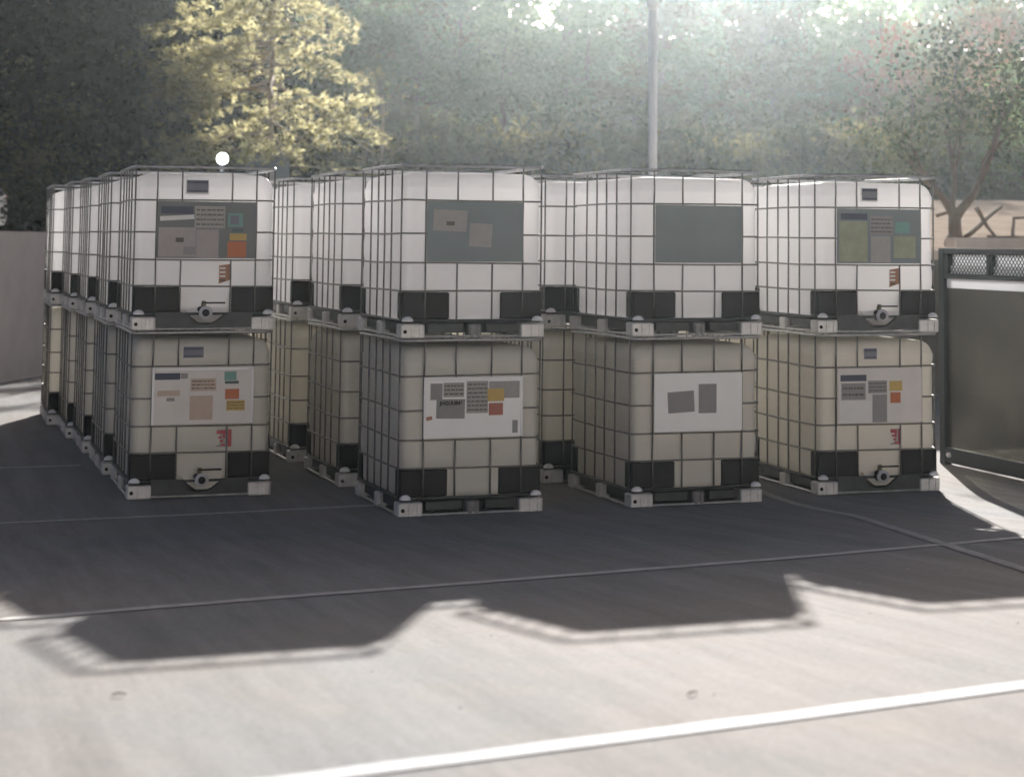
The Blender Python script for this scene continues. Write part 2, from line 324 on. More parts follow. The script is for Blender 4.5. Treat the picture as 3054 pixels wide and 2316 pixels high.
# ================================================================ liquid totes
ZB = [0.310, 0.496, 0.690, 0.914]; TOPZ = 1.145
SX = [0.155, 0.330, 0.680, 0.855]; SXB = [0.165, 0.385, 0.630, 0.845]; SYS = [0.06, 0.32, 0.51, 0.69, 0.88, 1.14]
def rrect(x0, y0, x1, y1, r, k=5, step=None):
    P = []
    for cx, cyy, a0 in ((x1 - r, y0 + r, -90), (x1 - r, y1 - r, 0), (x0 + r, y1 - r, 90), (x0 + r, y0 + r, 180)):
        for i in range(k + 1):
            a = math.radians(a0 + 90 * i / k); P.append((cx + r * math.cos(a), cyy + r * math.sin(a)))
    if step:
        Q = []
        for i in range(len(P)):
            a, b = P[i], P[(i + 1) % len(P)]; n = max(1, round(math.dist(a, b) / step))
            Q += [(a[0] + (b[0] - a[0]) * j / n, a[1] + (b[1] - a[1]) * j / n) for j in range(n)]
        P = Q
    return P
def bottle_mesh(valve, m):
    mb = MB(); base = rrect(0.022, 0.028, 0.978, 1.172, 0.065, 6, 0.022); cx, cyy = 0.5, 0.6
    bars = SX if valve else SXB; zs = [0.115, 0.125, 0.14] + [0.14 + 0.022 * i for i in range(1, 40)]
    zs = [z for z in zs if z < 1.0] + [1.0, 1.03, 1.055, 1.075, 1.09, 1.098, 1.10]
    rings = []
    for z in zs:
        ins = 0.0
        if z > 1.0: t = (z - 1.0) / 0.10; ins = 0.10 * (1 - math.sqrt(max(0, 1 - t * t)))
        if z < 0.14: ins = 0.02 * (0.14 - z) / 0.025
        dz = min(abs(z - b) for b in ZB); rg = []
        for x, y in base:
            if y < 0.05: d = min(abs(x - b) for b in bars)
            elif y > 1.15: d = min(abs(x - b) for b in SXB)
            else: d = min(abs(y - b) for b in SYS)
            if not (0.496 < z < 0.914 and y < 0.05):
                bl = 0.009 * (1 - math.exp(-(d / 0.03) ** 2)) * (1 - math.exp(-(dz / 0.03) ** 2))
            else: bl = 0
            if z > 1.0 or z < 0.31: bl = 0
            fx, fy = (x - cx) / 0.478, (y - cyy) / 0.572
            ox = (1 if fx > 0 else -1) * min(1, abs(fx)) ** 6; oy = (1 if fy > 0 else -1) * min(1, abs(fy)) ** 6
            rg.append((x + ox * (bl - ins), y + oy * (bl - ins), z))
        rings.append(rg)
    top = rings[-1]
    rings.append([(cx + (x - cx) * 0.5, cyy + (y - cyy) * 0.5, 1.103) for x, y, z in top])
    mb.loft(rings, m, smooth=True)
    if valve:
        mb.loft([[(x, y, z) for x, z in ((0.36, 0.16), (0.66, 0.16), (0.645, 0.115), (0.58, 0.065), (0.555, 0.055), (0.47, 0.055), (0.41, 0.10))] for y in (0.018, 0.05, 0.12)], m)
    return mb
def cage_mesh(valve, jit):
    rnd = random.Random(jit); mb = MB(); r = 0.0068
    loop = rrect(0.010, 0.015, 0.990, 1.185, 0.05, 4)
    for i, z in enumerate(ZB + [TOPZ]):
        rr = 0.0125 if z == TOPZ else r
        P = [(x, y, z + 0.003 * math.sin(3 * x + 5 * y + i + jit)) for x, y in rrect(0.010, 0.015, 0.990, 1.185, 0.05, 4, 0.25)]
        mb.tube(P, rr, 'galv' if z == TOPZ else 'steel', 6, closed=True)
    def vert(x, y, z0=0.12, z1=TOPZ):
        j = rnd.uniform(-0.003, 0.003); mb.tube([(x, y, z0), (x + j, y, (z0 + z1) / 2), (x, y, z1)], 0.0062, 'steel', 6)
    for x in (SX if valve else SXB):
        vert(x, 0.015, 0.12, 0.50); vert(x, 0.015, 0.90, TOPZ)
    for x in SXB: vert(x, 1.185)
    for y in SYS:
        vert(0.010, y); vert(0.990, y)
    # plate-edge posts
    x0, x1 = (SX if valve else SXB)[0], (SX if valve else SXB)[-1]
    vert(x0, 0.015, 0.5, 0.9); vert(x1, 0.015, 0.5, 0.9)
    return mb
def pallet_parts(valve):
    p = MB(); p.box((0.02, 0.03, 0.100), (0.98, 1.17, 0.118), 'deck', 0.004)
    loop = rrect(0.012, 0.018, 0.988, 1.182, 0.03, 3)
    p.tube([(x, y, 0.116) for x, y in loop], 0.010, 'deck', 6, closed=True)
    p.tube([(x, y, 0.012) for x, y in loop], 0.010, 'galv', 6, closed=True)
    for y in (0.20, 0.60, 1.0): p.box((0.05, y - 0.04, 0.03), (0.95, y + 0.04, 0.099), 'deck', 0.005)
    # side skirts with folded profile
    for x0, x1 in ((0.03, 0.05), (0.95, 0.97)):
        for y0, y1 in ((0.17, 0.52), (0.66, 1.03)):
            p.box((x0, y0, 0.035), (x1, y1, 0.098), 'deck', 0.003)
    if valve:
        poly = [(0.16, 0.022), (0.84, 0.022), (0.84, 0.128), (0.70, 0.128), (0.66, 0.118), (0.62, 0.085), (0.575, 0.052), (0.53, 0.04), (0.47, 0.04), (0.43, 0.055), (0.40, 0.09), (0.37, 0.12), (0.33, 0.130), (0.16, 0.130)]
        # split in two convex-ish halves so the cut-out renders cleanly
        p.prism([(0.16, 0.022), (0.5, 0.022), (0.5, 0.04), (0.47, 0.04), (0.43, 0.055), (0.40, 0.09), (0.37, 0.12), (0.33, 0.130), (0.16, 0.130)], 0.008, 0.024, 'deck')
        p.prism([(0.5, 0.022), (0.84, 0.022), (0.84, 0.128), (0.70, 0.128), (0.66, 0.118), (0.62, 0.085), (0.575, 0.052), (0.53, 0.04), (0.5, 0.04)], 0.008, 0.024, 'deck')
    else:
        p.box((0.19, 0.03, 0.035), (0.44, 0.045, 0.095), 'deck', 0.004); p.box((0.60, 0.03, 0.035), (0.82, 0.045, 0.095), 'deck', 0.004)
    def foot(x0, y0, wx, wy, hole, fm='foot'):
        f = MB(); f.box((x0, y0, 0.0), (x0 + wx, y0 + wy, 0.096), fm, 0.008)
        n = max(2, int(wx / 0.045))
        for i in range(n):      # pressed vertical ribs on both short faces
            xa = x0 + wx * (i + 0.25) / n
            if i != 0 or hole == 0:
                f.box((xa, y0 - 0.007, 0.006), (xa + wx / n * 0.5, y0 + 0.004, 0.088), fm, 0.003)
                f.box((xa, y0 + wy - 0.004, 0.006), (xa + wx / n * 0.5, y0 + wy + 0.007, 0.088), fm, 0.003)
        if hole:
            hx = x0 + 0.03 if hole < 0 else x0 + wx - 0.03
            f.cyl((hx, y0 + 0.004, 0.045), (0, -1, 0), 0.013, 0.0065, 'hole', 14)
        return f
    feet = [foot(0.0, 0.0, 0.165, 0.12, -1), foot(0.835, 0.0, 0.165, 0.12, 1), foot(0.0, 1.08, 0.165, 0.12, 0), foot(0.835, 1.08, 0.165, 0.12, 0),
            foot(0.0, 0.54, 0.07, 0.11, 0), foot(0.93, 0.54, 0.07, 0.11, 0)]
    if not valve: feet.append(foot(0.47, 0.012, 0.09, 0.10, 0, 'midfoot'))
    return p, feet
def protectors(m='black'):
    out = []
    for cx0, cx1 in ((0.013, 0.338), (0.690, 0.987)):
        for f in (0, 1):
            y0, y1 = (0.021, 0.150) if f == 0 else (1.05, 1.179)
            out.append(MB().box((cx0, y0, 0.126), (cx1, y1, 0.305), m, 0.008))
    return out
def caps():
    out = []
    for x in (0.048, 0.952):
        out.append(MB().dome((x, 0.012, 0.112), 0.040, 0.030, 0.034, 'whitecap'))
    return out
def valve_parts():
    v = MB(); v.cyl((0.505, 0.02, 0.125), (0, -1, 0), 0.040, 0.05, 'black', 20); v.cyl((0.505, -0.03, 0.125), (0, -1, 0), 0.047, 0.02, 'ring', 24)
    v.cyl((0.505, -0.0502, 0.125), (0, -1, 0), 0.026, 0.002, 'hole', 20); v.cyl((0.492, -0.015, 0.155), (0, 0, 1), 0.017, 0.035, 'brass', 12)
    v.dome((0.47, -0.02, 0.15), 0.022, 0.02, 0.02, 'black', full=True)
    h = MB(); h.box((0.478, -0.030, 0.188), (0.645, -0.008, 0.199), 'black', 0.004); h.dome((0.493, -0.018, 0.199), 0.017, 0.017, 0.010, 'brass')
    return v, h
MESH = {}
def shared(key, builder):
    if key not in MESH: MESH[key] = builder().build(key.split('|')[0]).data; 
    return MESH[key]
def put(name, key, builder, parent):
    if key in MESH:
        o = bpy.data.objects.new(name, MESH[key]); COL.objects.link(o); o.parent = parent
    else:
        o = builder().build(name, parent); MESH[key] = o.data
    return o
GRP = 'white caged liquid totes stacked two high in four rows'
def tote(x, y, z, yaw, valve, bottle_mat, label, seed=0, feet_all=True):
    rx, ry = 0.01 * math.cos(yaw) - 0.015 * math.sin(yaw), 0.01 * math.sin(yaw) + 0.015 * math.cos(yaw)
    r = empty('liquid_tote', (x - rx, y - ry, z), yaw); tag(r, label, 'tote', GRP)
    k = 'v' if valve else 'n'
    put('bottle', 'bottle|%s%s' % (k, bottle_mat), lambda: bottle_mesh(valve, bottle_mat), r)
    put('cage', 'cage|%s%d' % (k, seed % 3), lambda: cage_mesh(valve, seed % 3), r)
    pl, feet = pallet_parts(valve)
    p = put('pallet', 'pallet|' + k, lambda: pl, r)
    for i, f in enumerate(feet): put('pallet_foot', 'foot|%s%d' % (k, i), lambda f=f: f, p)
    for i, f in enumerate(protectors()): put('corner_protector', 'prot|%d' % i, lambda f=f: f, r)
    for i, f in enumerate(caps()): put('corner_cap', 'cap|%d' % i, lambda f=f: f, r)
    if valve:
        v, h = valve_parts(); vo = put('drain_valve', 'valve|', lambda: v, r); put('valve_handle', 'handle|', lambda: h, vo)
    return r
def plate(r, valve, m, stickers, border=None):
    x0, x1 = (SX[0], SX[-1]) if valve else (SXB[0], SXB[-1]); z0, z1 = 0.506, 0.905
    p = MB(); p.box((x0 + 0.004, -0.001, z0), (x1 - 0.004, 0.004, z1), m, 0.0015)
    if border:
        for a, b in (((x0 - 0.004, -0.006, z0), (x0 + 0.012, 0.006, z1)), ((x1 - 0.010, -0.006, z0), (x1 + 0.004, 0.006, z1)), ((x0 + 0.02, -0.004, z1 - 0.022), (x1 - 0.03, -0.0012, z1 - 0.008))):
            p.box(a, b, border, 0.001)
    po = p.build('id_plate', r); W, H = x1 - x0, z1 - z0
    for i, st in enumerate(stickers):
        u0, v0, u1, v1, mm = st[:5]; rot = st[5] if len(st) > 5 else 0; dep = st[6] if len(st) > 6 else 1; lines = st[7] if len(st) > 7 else 0
        w2, h2 = (u1 - u0) * W / 2, (v1 - v0) * H / 2; s = MB()
        s.box((-w2, -0.0012 * dep, -h2), (w2, 0, h2), mm)
        for q in range(lines):      # rows of printed words
            zz = h2 - (q + 0.8) * 2 * h2 / (lines + 0.6); rr = random.Random(i * 31 + q); xx = -w2 * 0.9
            while xx < w2 * 0.82:
                ln = rr.uniform(0.012, 0.035); s.box((xx, -0.0012 * dep - 0.0005, zz - h2 * 0.28 / lines), (min(xx + ln, w2 * 0.92), -0.0012 * dep, zz + h2 * 0.28 / lines), 'p_text'); xx += ln + rr.uniform(0.004, 0.009)
        o = s.build('sticker', po, ((x0 + (u0 + u1) / 2 * W), -0.0016 - 0.0012 * (dep - 1) * 0.0, z1 - (v0 + v1) / 2 * H), (0, rot, 0))
    return po, x0, z1, W, H
def text(parent, s, x, y, z, size, m, name='lettering', bold=0.0006):
    c = bpy.data.curves.new(name, 'FONT'); c.body = s; c.size = size; c.offset = bold; c.extrude = 0.0004; c.align_x = 'CENTER'; c.align_y = 'CENTER'
    t = bpy.data.objects.new(name, c); COL.objects.link(t)
    dg = bpy.context.evaluated_depsgraph_get(); me = bpy.data.meshes.new_from_object(t.evaluated_get(dg)); bpy.data.objects.remove(t)
    me.materials.clear(); me.materials.append(MT[m]); o = bpy.data.objects.new(name, me); COL.objects.link(o)
    o.parent = parent; o.location = (x, y, z); o.rotation_euler = (math.pi / 2, 0, 0); return o
def body_label(r, x0, x1, z0, z1, kind):
    s = MB(); y = 0.022
    if kind == 'slate':
        s.box((x0, y - 0.004, z0), (x1, y + 0.006, z1), 'p_slate'); s.box((x0 + 0.004, y - 0.005, z1 - 0.022), (x1 - 0.004, y - 0.004, z1 - 0.003), 'p_navy')
        s.box((x0 + 0.006, y - 0.005, z0 + 0.006), (x1 - 0.006, y - 0.004, z0 + 0.018), 'p_navy')
        s.box((x0 - 0.006, y - 0.001, z0 - 0.008), (x1 + 0.006, y + 0.007, z1 + 0.003), 'p_white')
    elif kind == 'rust':
        s.prism([(x0, z0 - 0.012), (x1, z0 + 0.015), (x1, z1 + 0.012), (x0, z1)], y - 0.004, y + 0.006, 'p_rust')
        for i in range(4): s.box((x0 + 0.004, y - 0.005, z1 - 0.025 - i * 0.028), (x0 + 0.045, y - 0.004, z1 - 0.013 - i * 0.028), 'p_white' if i != 3 else 'p_text')
    elif kind == 'red':
        W_ = x1 - x0; s.box((x0, y - 0.002, z0), (x1, y + 0.006, z1), 'p_pink')
        s.box((x0, y - 0.004, z1 - 0.030), (x1 - W_ * 0.38, y - 0.002, z1 - 0.006), 'red'); s.box((x1 - W_ * 0.24, y - 0.004, z0), (x1 - 0.002, y - 0.002, z1), 'red')
        s.box((x0 + W_ * 0.42, y - 0.004, z1 - 0.06), (x0 + W_ * 0.58, y - 0.002, z1 - 0.03), 'red')
        for i in range(3): s.box((x0 + 0.01 + 0.012 * (2 - i), y - 0.004, z0 + 0.006 + i * 0.026), (x0 + 0.035 + 0.012 * (2 - i), y - 0.002, z0 + 0.020 + i * 0.026), 'red')
    return s.build('label', r)

RN = {'A': 'leftmost row', 'B': 'second row from the left', 'C': 'third row from the left', 'D': 'rightmost row'}
YAWS = {'A': 0.0, 'B': 0.021, 'C': 0.040, 'D': 0.0}
POS = {'A': [(-0.591, 5.815), (-0.632, 7.244), (-0.662, 8.78), (-0.71, 10.02), (-0.80, 11.30)],
       'B': [(1.009, 4.49), (0.949, 6.084), (0.879, 7.676), (0.83, 9.2)],
       'C': [(2.633, 4.491), (2.463, 5.904), (2.42, 7.45)],
       'D': [(4.167, 4.739), (4.12, 6.25)]}
ORD = ['front', 'second from the front', 'third from the front', 'fourth from the front', 'last']
FRONT = {('A', 1): 'upper front tote of the leftmost row, dark plate with orange sticker, drain valve below',
         ('A', 0): 'lower front tote of the leftmost row, pale stickered plate and pink red label',
         ('B', 1): 'upper front tote of the second row, plain grey plate holding two tilted papers',
         ('B', 0): 'lower front tote of the second row, white-edged plate with yellow and brown stickers',
         ('C', 1): 'upper front tote of the third row, blank grey green plate and no valve',
         ('C', 0): 'lower front tote of the third row, bright white plate with two grey rectangles',
         ('D', 1): 'upper front tote of the rightmost row, grey green stickered plate above its valve',
         ('D', 0): 'lower front tote of the rightmost row, pale plate with white paper and orange stickers'}
T = {}; sd_ = 0
for row in 'ABCD':
    for i, (x, y) in enumerate(POS[row]):
        for lv in (0, 1):
            sd_ += 1; valve = row in 'AD'
            lab = FRONT[(row, lv)] if i == 0 else 'plain white %s tote, %s in the %s' % ('upper' if lv else 'lower', ORD[i], RN[row])
            jx, jy = (0, 0) if lv == 0 else (random.uniform(-0.006, 0.006), random.uniform(-0.008, 0.008))
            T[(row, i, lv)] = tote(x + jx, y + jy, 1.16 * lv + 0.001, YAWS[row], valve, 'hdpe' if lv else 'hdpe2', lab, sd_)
t = T[('A', 0, 1)]
po, *_ = plate(t, True, 'plate_dark', [(0.02, 0.46, 0.39, 0.98, 'p_pink', 0, 1), (0.04, 0.09, 0.36, 0.22, 'p_navy', 0, 1), (0.03, 0.25, 0.37, 0.33, 'p_white', -0.06, 1),  # the slanted white strip is a gloss highlight painted on the plate
    (0.19, 0.64, 0.27, 0.72, 'p_text', 0, 2), (0.27, 0.80, 0.385, 0.94, 'p_grey', 0, 2), (0.375, 0.08, 0.68, 0.47, 'p_paper', 0, 1, 4), (0.395, 0.49, 0.62, 0.99, 'p_pink', 0, 1),
    (0.71, 0.20, 0.86, 0.44, 'p_teal', 0, 1), (0.735, 0.24, 0.82, 0.40, 'p_slate', 0, 2), (0.75, 0.47, 0.87, 0.535, 'p_dteal', 0, 1), (0.73, 0.56, 0.90, 0.68, 'p_yellow', 0, 1), (0.71, 0.70, 0.90, 0.98, 'p_orange', 0, 1)])
body_label(t, 0.36, 0.51, 0.968, 1.055, 'slate'); body_label(t, 0.60, 0.685, 0.34, 0.455, 'rust')
t = T[('A', 0, 0)]
plate(t, True, 'plate_white', [(0.02, 0.10, 0.27, 0.215, 'p_navy', 0, 1), (0.275, 0.105, 0.345, 0.20, 'p_grey', 0, 1), (0.375, 0.20, 0.63, 0.42, 'p_tan', 0, 1, 3), (0.14, 0.53, 0.22, 0.59, 'p_grey', 0, 1),
    (0.05, 0.40, 0.27, 0.50, 'p_tan', 0, 1), (0.37, 0.50, 0.60, 0.92, 'p_tan', 0, 1), (0.71, 0.085, 0.83, 0.24, 'p_teal', 0, 1), (0.715, 0.25, 0.855, 0.30, 'p_dteal', 0, 1), (0.72, 0.39, 0.86, 0.57, 'p_orange', 0, 1), (0.735, 0.59, 0.92, 0.77, 'p_yellow', 0, 1, 3)], 'whitecap')
body_label(t, 0.365, 0.505, 0.968, 1.045, 'slate'); body_label(t, 0.61, 0.715, 0.345, 0.465, 'red')
t = T[('B', 0, 1)]
plate(t, False, 'plate_green', [(0.07, 0.14, 0.41, 0.49, 'p_paper', 0.04, 1), (0.20, 0.33, 0.285, 0.40, 'p_text', 0, 2), (0.44, 0.36, 0.67, 0.75, 'p_paper', 0.05, 1, 0)])
t = T[('B', 0, 0)]
po, x0, z1, W_, H_ = plate(t, False, 'plate_bright', [(0.06, 0.10, 0.18, 0.37, 'p_grey', 0, 1), (0.19, 0.09, 0.40, 0.33, 'p_paper', 0, 1, 3), (0.12, 0.36, 0.41, 0.68, 'p_grey', 0.02, 1, 0), (0.425, 0.07, 0.645, 0.60, 'p_paper', 0, 1, 7),
    (0.655, 0.08, 0.97, 0.36, 'p_paper', 0, 1), (0.64, 0.20, 0.81, 0.41, 'p_yellow', 0, 2), (0.655, 0.44, 0.80, 0.64, 'p_brown', 0, 2), (0.90, 0.73, 0.955, 0.94, 'p_grey', 0, 1), (0.02, 0.64, 0.08, 0.70, 'p_rust', -0.2, 1)], 'whitecap')
text(po, 'JHGUU846', x0 + 0.27 * W_, -0.0042, z1 - 0.43 * H_, 0.034, 'hole', bold=0.0012)
t = T[('C', 0, 1)]
plate(t, False, 'plate_green', [])
t = T[('C', 0, 0)]
plate(t, False, 'plate_bright', [(0.155, 0.31, 0.45, 0.67, 'p_grey', -0.05, 1), (0.50, 0.19, 0.70, 0.69, 'p_grey', 0, 1)])
t = T[('D', 0, 1)]
plate(t, True, 'plate_green', [(0.05, 0.09, 0.36, 0.205, 'p_navy', 0, 1), (0.03, 0.23, 0.36, 0.97, 'p_ygreen', 0, 1), (0.39, 0.13, 0.66, 0.48, 'p_grey', 0, 1, 4), (0.40, 0.50, 0.63, 0.98, 'p_paper', 0, 1),
    (0.69, 0.24, 0.86, 0.44, 'p_teal', 0, 1), (0.67, 0.50, 0.93, 0.90, 'p_ygreen', 0, 1)])
body_label(t, 0.375, 0.50, 0.968, 1.055, 'slate'); body_label(t, 0.60, 0.685, 0.345, 0.46, 'rust')
t = T[('D', 0, 0)]
plate(t, True, 'plate_white', [(0.04, 0.12, 0.34, 0.235, 'p_navy', 0, 1), (0.05, 0.27, 0.33, 0.57, 'p_grey', 0, 1, 2), (0.03, 0.59, 0.40, 0.985, 'p_white', 0, 1), (0.36, 0.23, 0.58, 0.46, 'p_grey', 0, 1, 3), (0.41, 0.48, 0.58, 0.985, 'p_grey', 0, 1),
    (0.61, 0.24, 0.76, 0.42, 'p_yellow', 0, 1), (0.62, 0.45, 0.74, 0.64, 'p_orange', 0, 1)], None)
body_label(t, 0.385, 0.49, 0.968, 1.045, 'slate'); body_label(t, 0.60, 0.685, 0.345, 0.46, 'red')

# ================================================================ dark panelled frame at the right
fr = empty('panel_enclosure', (6.05, 6.28, 0)); tag(fr, 'dark steel frame with mesh vents above one big clear panel', 'enclosure')
L = 1.52
def fb(y0, y1, z0, z1, x0=0.0, x1=0.07, m='frame', c=0.006): return MB().box((x0, -y1, z0), (x1, -y0, z1), m, c)
fb(0.0, 0.09, 0.0, 1.78).build('post', fr); fb(L - 0.09, L, 0.0, 1.78).build('post', fr)
fb(0.09, L - 0.09, 1.73, 1.78).build('top_rail', fr); fb(0.09, L - 0.09, 1.53, 1.57).build('middle_rail', fr); fb(0.09, L - 0.09, 0.02, 0.14).build('bottom_rail', fr)
MB().dome((-0.004, -0.16, 0.085), 0.02, 0.035, 0.022, 'ring', full=True).build('latch', fr)
y = 0.09
while y < L - 0.5:
    y1 = min(y + 0.66, L - 0.09)
    fb(y, y + 0.06, 1.571, 1.729).build('divider', fr)
    mb = MB(); a, b = y + 0.062, y1 - 0.002; st = 0.05
    mb.box((0.045, -b, 1.572), (0.049, -a, 1.728), 'bright_sheet')  # white backing added so the vent openings look bright
    q = a - 0.16
    while q < b:
        for s_ in (1, -1):
            p0 = Vector((0.03, -(q if s_ > 0 else q + 0.16), 1.572)); p1 = Vector((0.03, -(q + 0.16 if s_ > 0 else q), 1.728))
            # clip to the opening
            t0, t1 = 0.0, 1.0; ya, yb = -p0.y, -p1.y
            for lim, sg in ((a, 1), (b, -1)):
                fa, fbb = (ya - lim) * sg, (yb - lim) * sg
                if fa < 0 and fbb < 0: t0 = 2
                elif fa < 0: t0 = max(t0, fa / (fa - fbb))
                elif fbb < 0: t1 = min(t1, fa / (fa - fbb))
            if t0 < t1: mb.tube([p0.lerp(p1, t0), p0.lerp(p1, t1)], 0.0042, 'frame', 4)
        q += 0.05
    mb.build('mesh_vent', fr); y += 0.66
MB().box((0.030, -(L - 0.09), 1.45), (0.036, -0.09, 1.639), 'bright_sheet').build('light_band_strip', fr)  # added white strip standing in for a band of bright light
MB().box((0.030, -(L - 0.09), 0.141), (0.036, -0.09, 1.449), 'panel').build('clear_panel', fr)

# ================================================================ background pieces
# lamp pole
def imx(sx, y): return -1.9837 + (y + 7.6368) * math.tan(0.3335 + math.atan((sx - 1722.8) / 5588.9))
lp = empty('lamp_pole', (imx(1948, 19.0), 19.0, 0)); tag(lp, 'tall pale lamp pole rising behind the third row of totes', 'lamp post')
MB().tube([(0, 0, 0), (0, 0, 5.35)], 0.055, 'pole', 14, taper=[0.078, 0.068]).build('pole_shaft', lp)
MB().cyl((0, 0, 0), (0, 0, 1), 0.16, 0.03, 'galv', 16).build('base_plate', lp)
hd = MB(); hd.tube([(0, 0, 5.35), (0, 0, 5.42)], 0.085, 'pole', 12); hd.dome((0, 0, 5.42), 0.11, 0.11, 0.14, 'pole', full=False); hd.build('lamp_head', lp)
# blue-grey shed with a pale door
sh = empty('shed', (imx(735, 29.6), 29.6, 1.75)); tag(sh, 'small blue grey shed with a pale door behind the gap left of centre', 'shed')
sw = imx(867, 29.6) - imx(735, 29.6) + 0.0
MB().box((0, 0, -0.3), (sw, 2.2, 1.75), 'shed', 0.01).build('shed_wall', sh)
MB().box((-0.1, -0.12, 1.752), (sw + 0.06, 2.3, 1.83), 'roof', 0.01).build('shed_roof', sh)
MB().box((sw * 0.42, -0.03, 0.0), (sw * 0.66, -0.002, 1.45), 'shed_door', 0.008).build('shed_door', sh)
# flood lamp on a short post
fl = empty('flood_lamp', (imx(665, 29.25), 29.25, 1.72)); tag(fl, 'small bright flood lamp lit behind the leftmost row of totes', 'lamp')
MB().cyl((0, 0.06, 0), (0, 0, 1), 0.03, 1.75, 'pole', 10).build('lamp_post', fl)
MB().tube([(0, 0.14, 1.63), (0, 0.05, 1.63), (0, -0.02, 1.63)], 0.1, 'frame', 18, taper=[0.06, 0.09, 0.115]).build('lamp_housing', fl)
MB().dome((0, -0.025, 1.63), 0.11, 0.05, 0.11, 'lamp', 18, 8, full=True).build('lamp_lens', fl)
# silver car beyond the left wall
car = empty('parked_car', (imx(30, 30.5) - 4.2, 30.5, 1.74)); tag(car, 'silver car parked beyond the beige wall, only its end in view', 'car')
prof = [(0, 0.30), (0, 0.75), (0.15, 0.9), (0.95, 1.0), (1.6, 1.42), (2.2, 1.50), (3.2, 1.46), (3.9, 1.05), (4.15, 0.98), (4.2, 0.55), (4.15, 0.28)]
bd = MB(); bd.loft([[(x, y, 0.25 + (z - 0.25) * (0.96 if e else 1)) for x, z in prof] for y, e in ((0, 1), (0.08, 0), (1.62, 0), (1.7, 1))], 'car', smooth=False); bd.build('car_body', car)
wn = MB(); wn.prism([(1.15, 1.03), (1.68, 1.37), (2.35, 1.42), (2.35, 1.03)], -0.004, 0.02, 'glass_dark'); wn.prism([(2.42, 1.03), (2.42, 1.42), (3.1, 1.38), (3.65, 1.05)], -0.004, 0.02, 'glass_dark'); wn.build('side_window', car)
for x in (0.85, 3.35):
    wh = MB().cyl((x, -0.03, 0.32), (0, 1, 0), 0.32, 0.2, 'rubber', 24).build('wheel', car); MB().cyl((x, -0.035, 0.32), (0, 1, 0), 0.2, 0.01, 'galv', 20).build('rim', wh)
    MB().cyl((x, 1.53, 0.32), (0, 1, 0), 0.32, 0.2, 'rubber', 24).build('wheel', car)
MB().box((4.14, 0.06, 0.72), (4.21, 0.4, 0.86), 'lightred', 0.01).build('tail_light', car)

# ---------------------------------------------------------------- vegetation
def leaf_mesh(pts, dirs, sizes, aspect, mname, name, parent):
    n = len(pts); a = RNG.normal(size=(n, 3)); 
    if dirs is None: d = RNG.normal(size=(n, 3))
    else: d = dirs + RNG.normal(size=(n, 3)) * 0.35
    d /= np.linalg.norm(d, axis=1)[:, None]; b = np.cross(d, a); b /= np.linalg.norm(b, axis=1)[:, None]
    u = d * sizes[:, None] * 0.5; v = b * sizes[:, None] * 0.5 * aspect
    V = np.empty((n, 4, 3)); V[:, 0] = pts - u; V[:, 1] = pts + v * 1.0; V[:, 2] = pts + u; V[:, 3] = pts - v
    me = bpy.data.meshes.new(name); me.vertices.add(n * 4); me.vertices.foreach_set('co', V.reshape(-1))
    me.loops.add(n * 4); me.loops.foreach_set('vertex_index', np.arange(n * 4, dtype=np.int32)); me.polygons.add(n)
    me.polygons.foreach_set('loop_start', np.arange(0, n * 4, 4, dtype=np.int32)); me.polygons.foreach_set('loop_total', np.full(n, 4, dtype=np.int32))
    me.materials.append(MT[mname]); me.update(); me.validate()
    o = bpy.data.objects.new(name, me); COL.objects.link(o); o.parent = parent; return o
def limb(mb, p0, p1, r0, r1, m, n=7, wob=0.06, k=6):
    p0, p1 = Vector(p0), Vector(p1); L = (p1 - p0).length; P = []; ph = random.uniform(0, 6)
    for i in range(k + 1):
        t = i / k; q = p0.lerp(p1, t); q += Vector((math.sin(ph + t * 5), math.cos(ph * 1.3 + t * 4), 0.4 * math.sin(ph + t * 6))) * wob * L * math.sin(math.pi * t) * 0.6; P.append(q)
    mb.tube(P, r0, m, n, taper=[r0 + (r1 - r0) * i / k for i in range(k + 1)]); return P
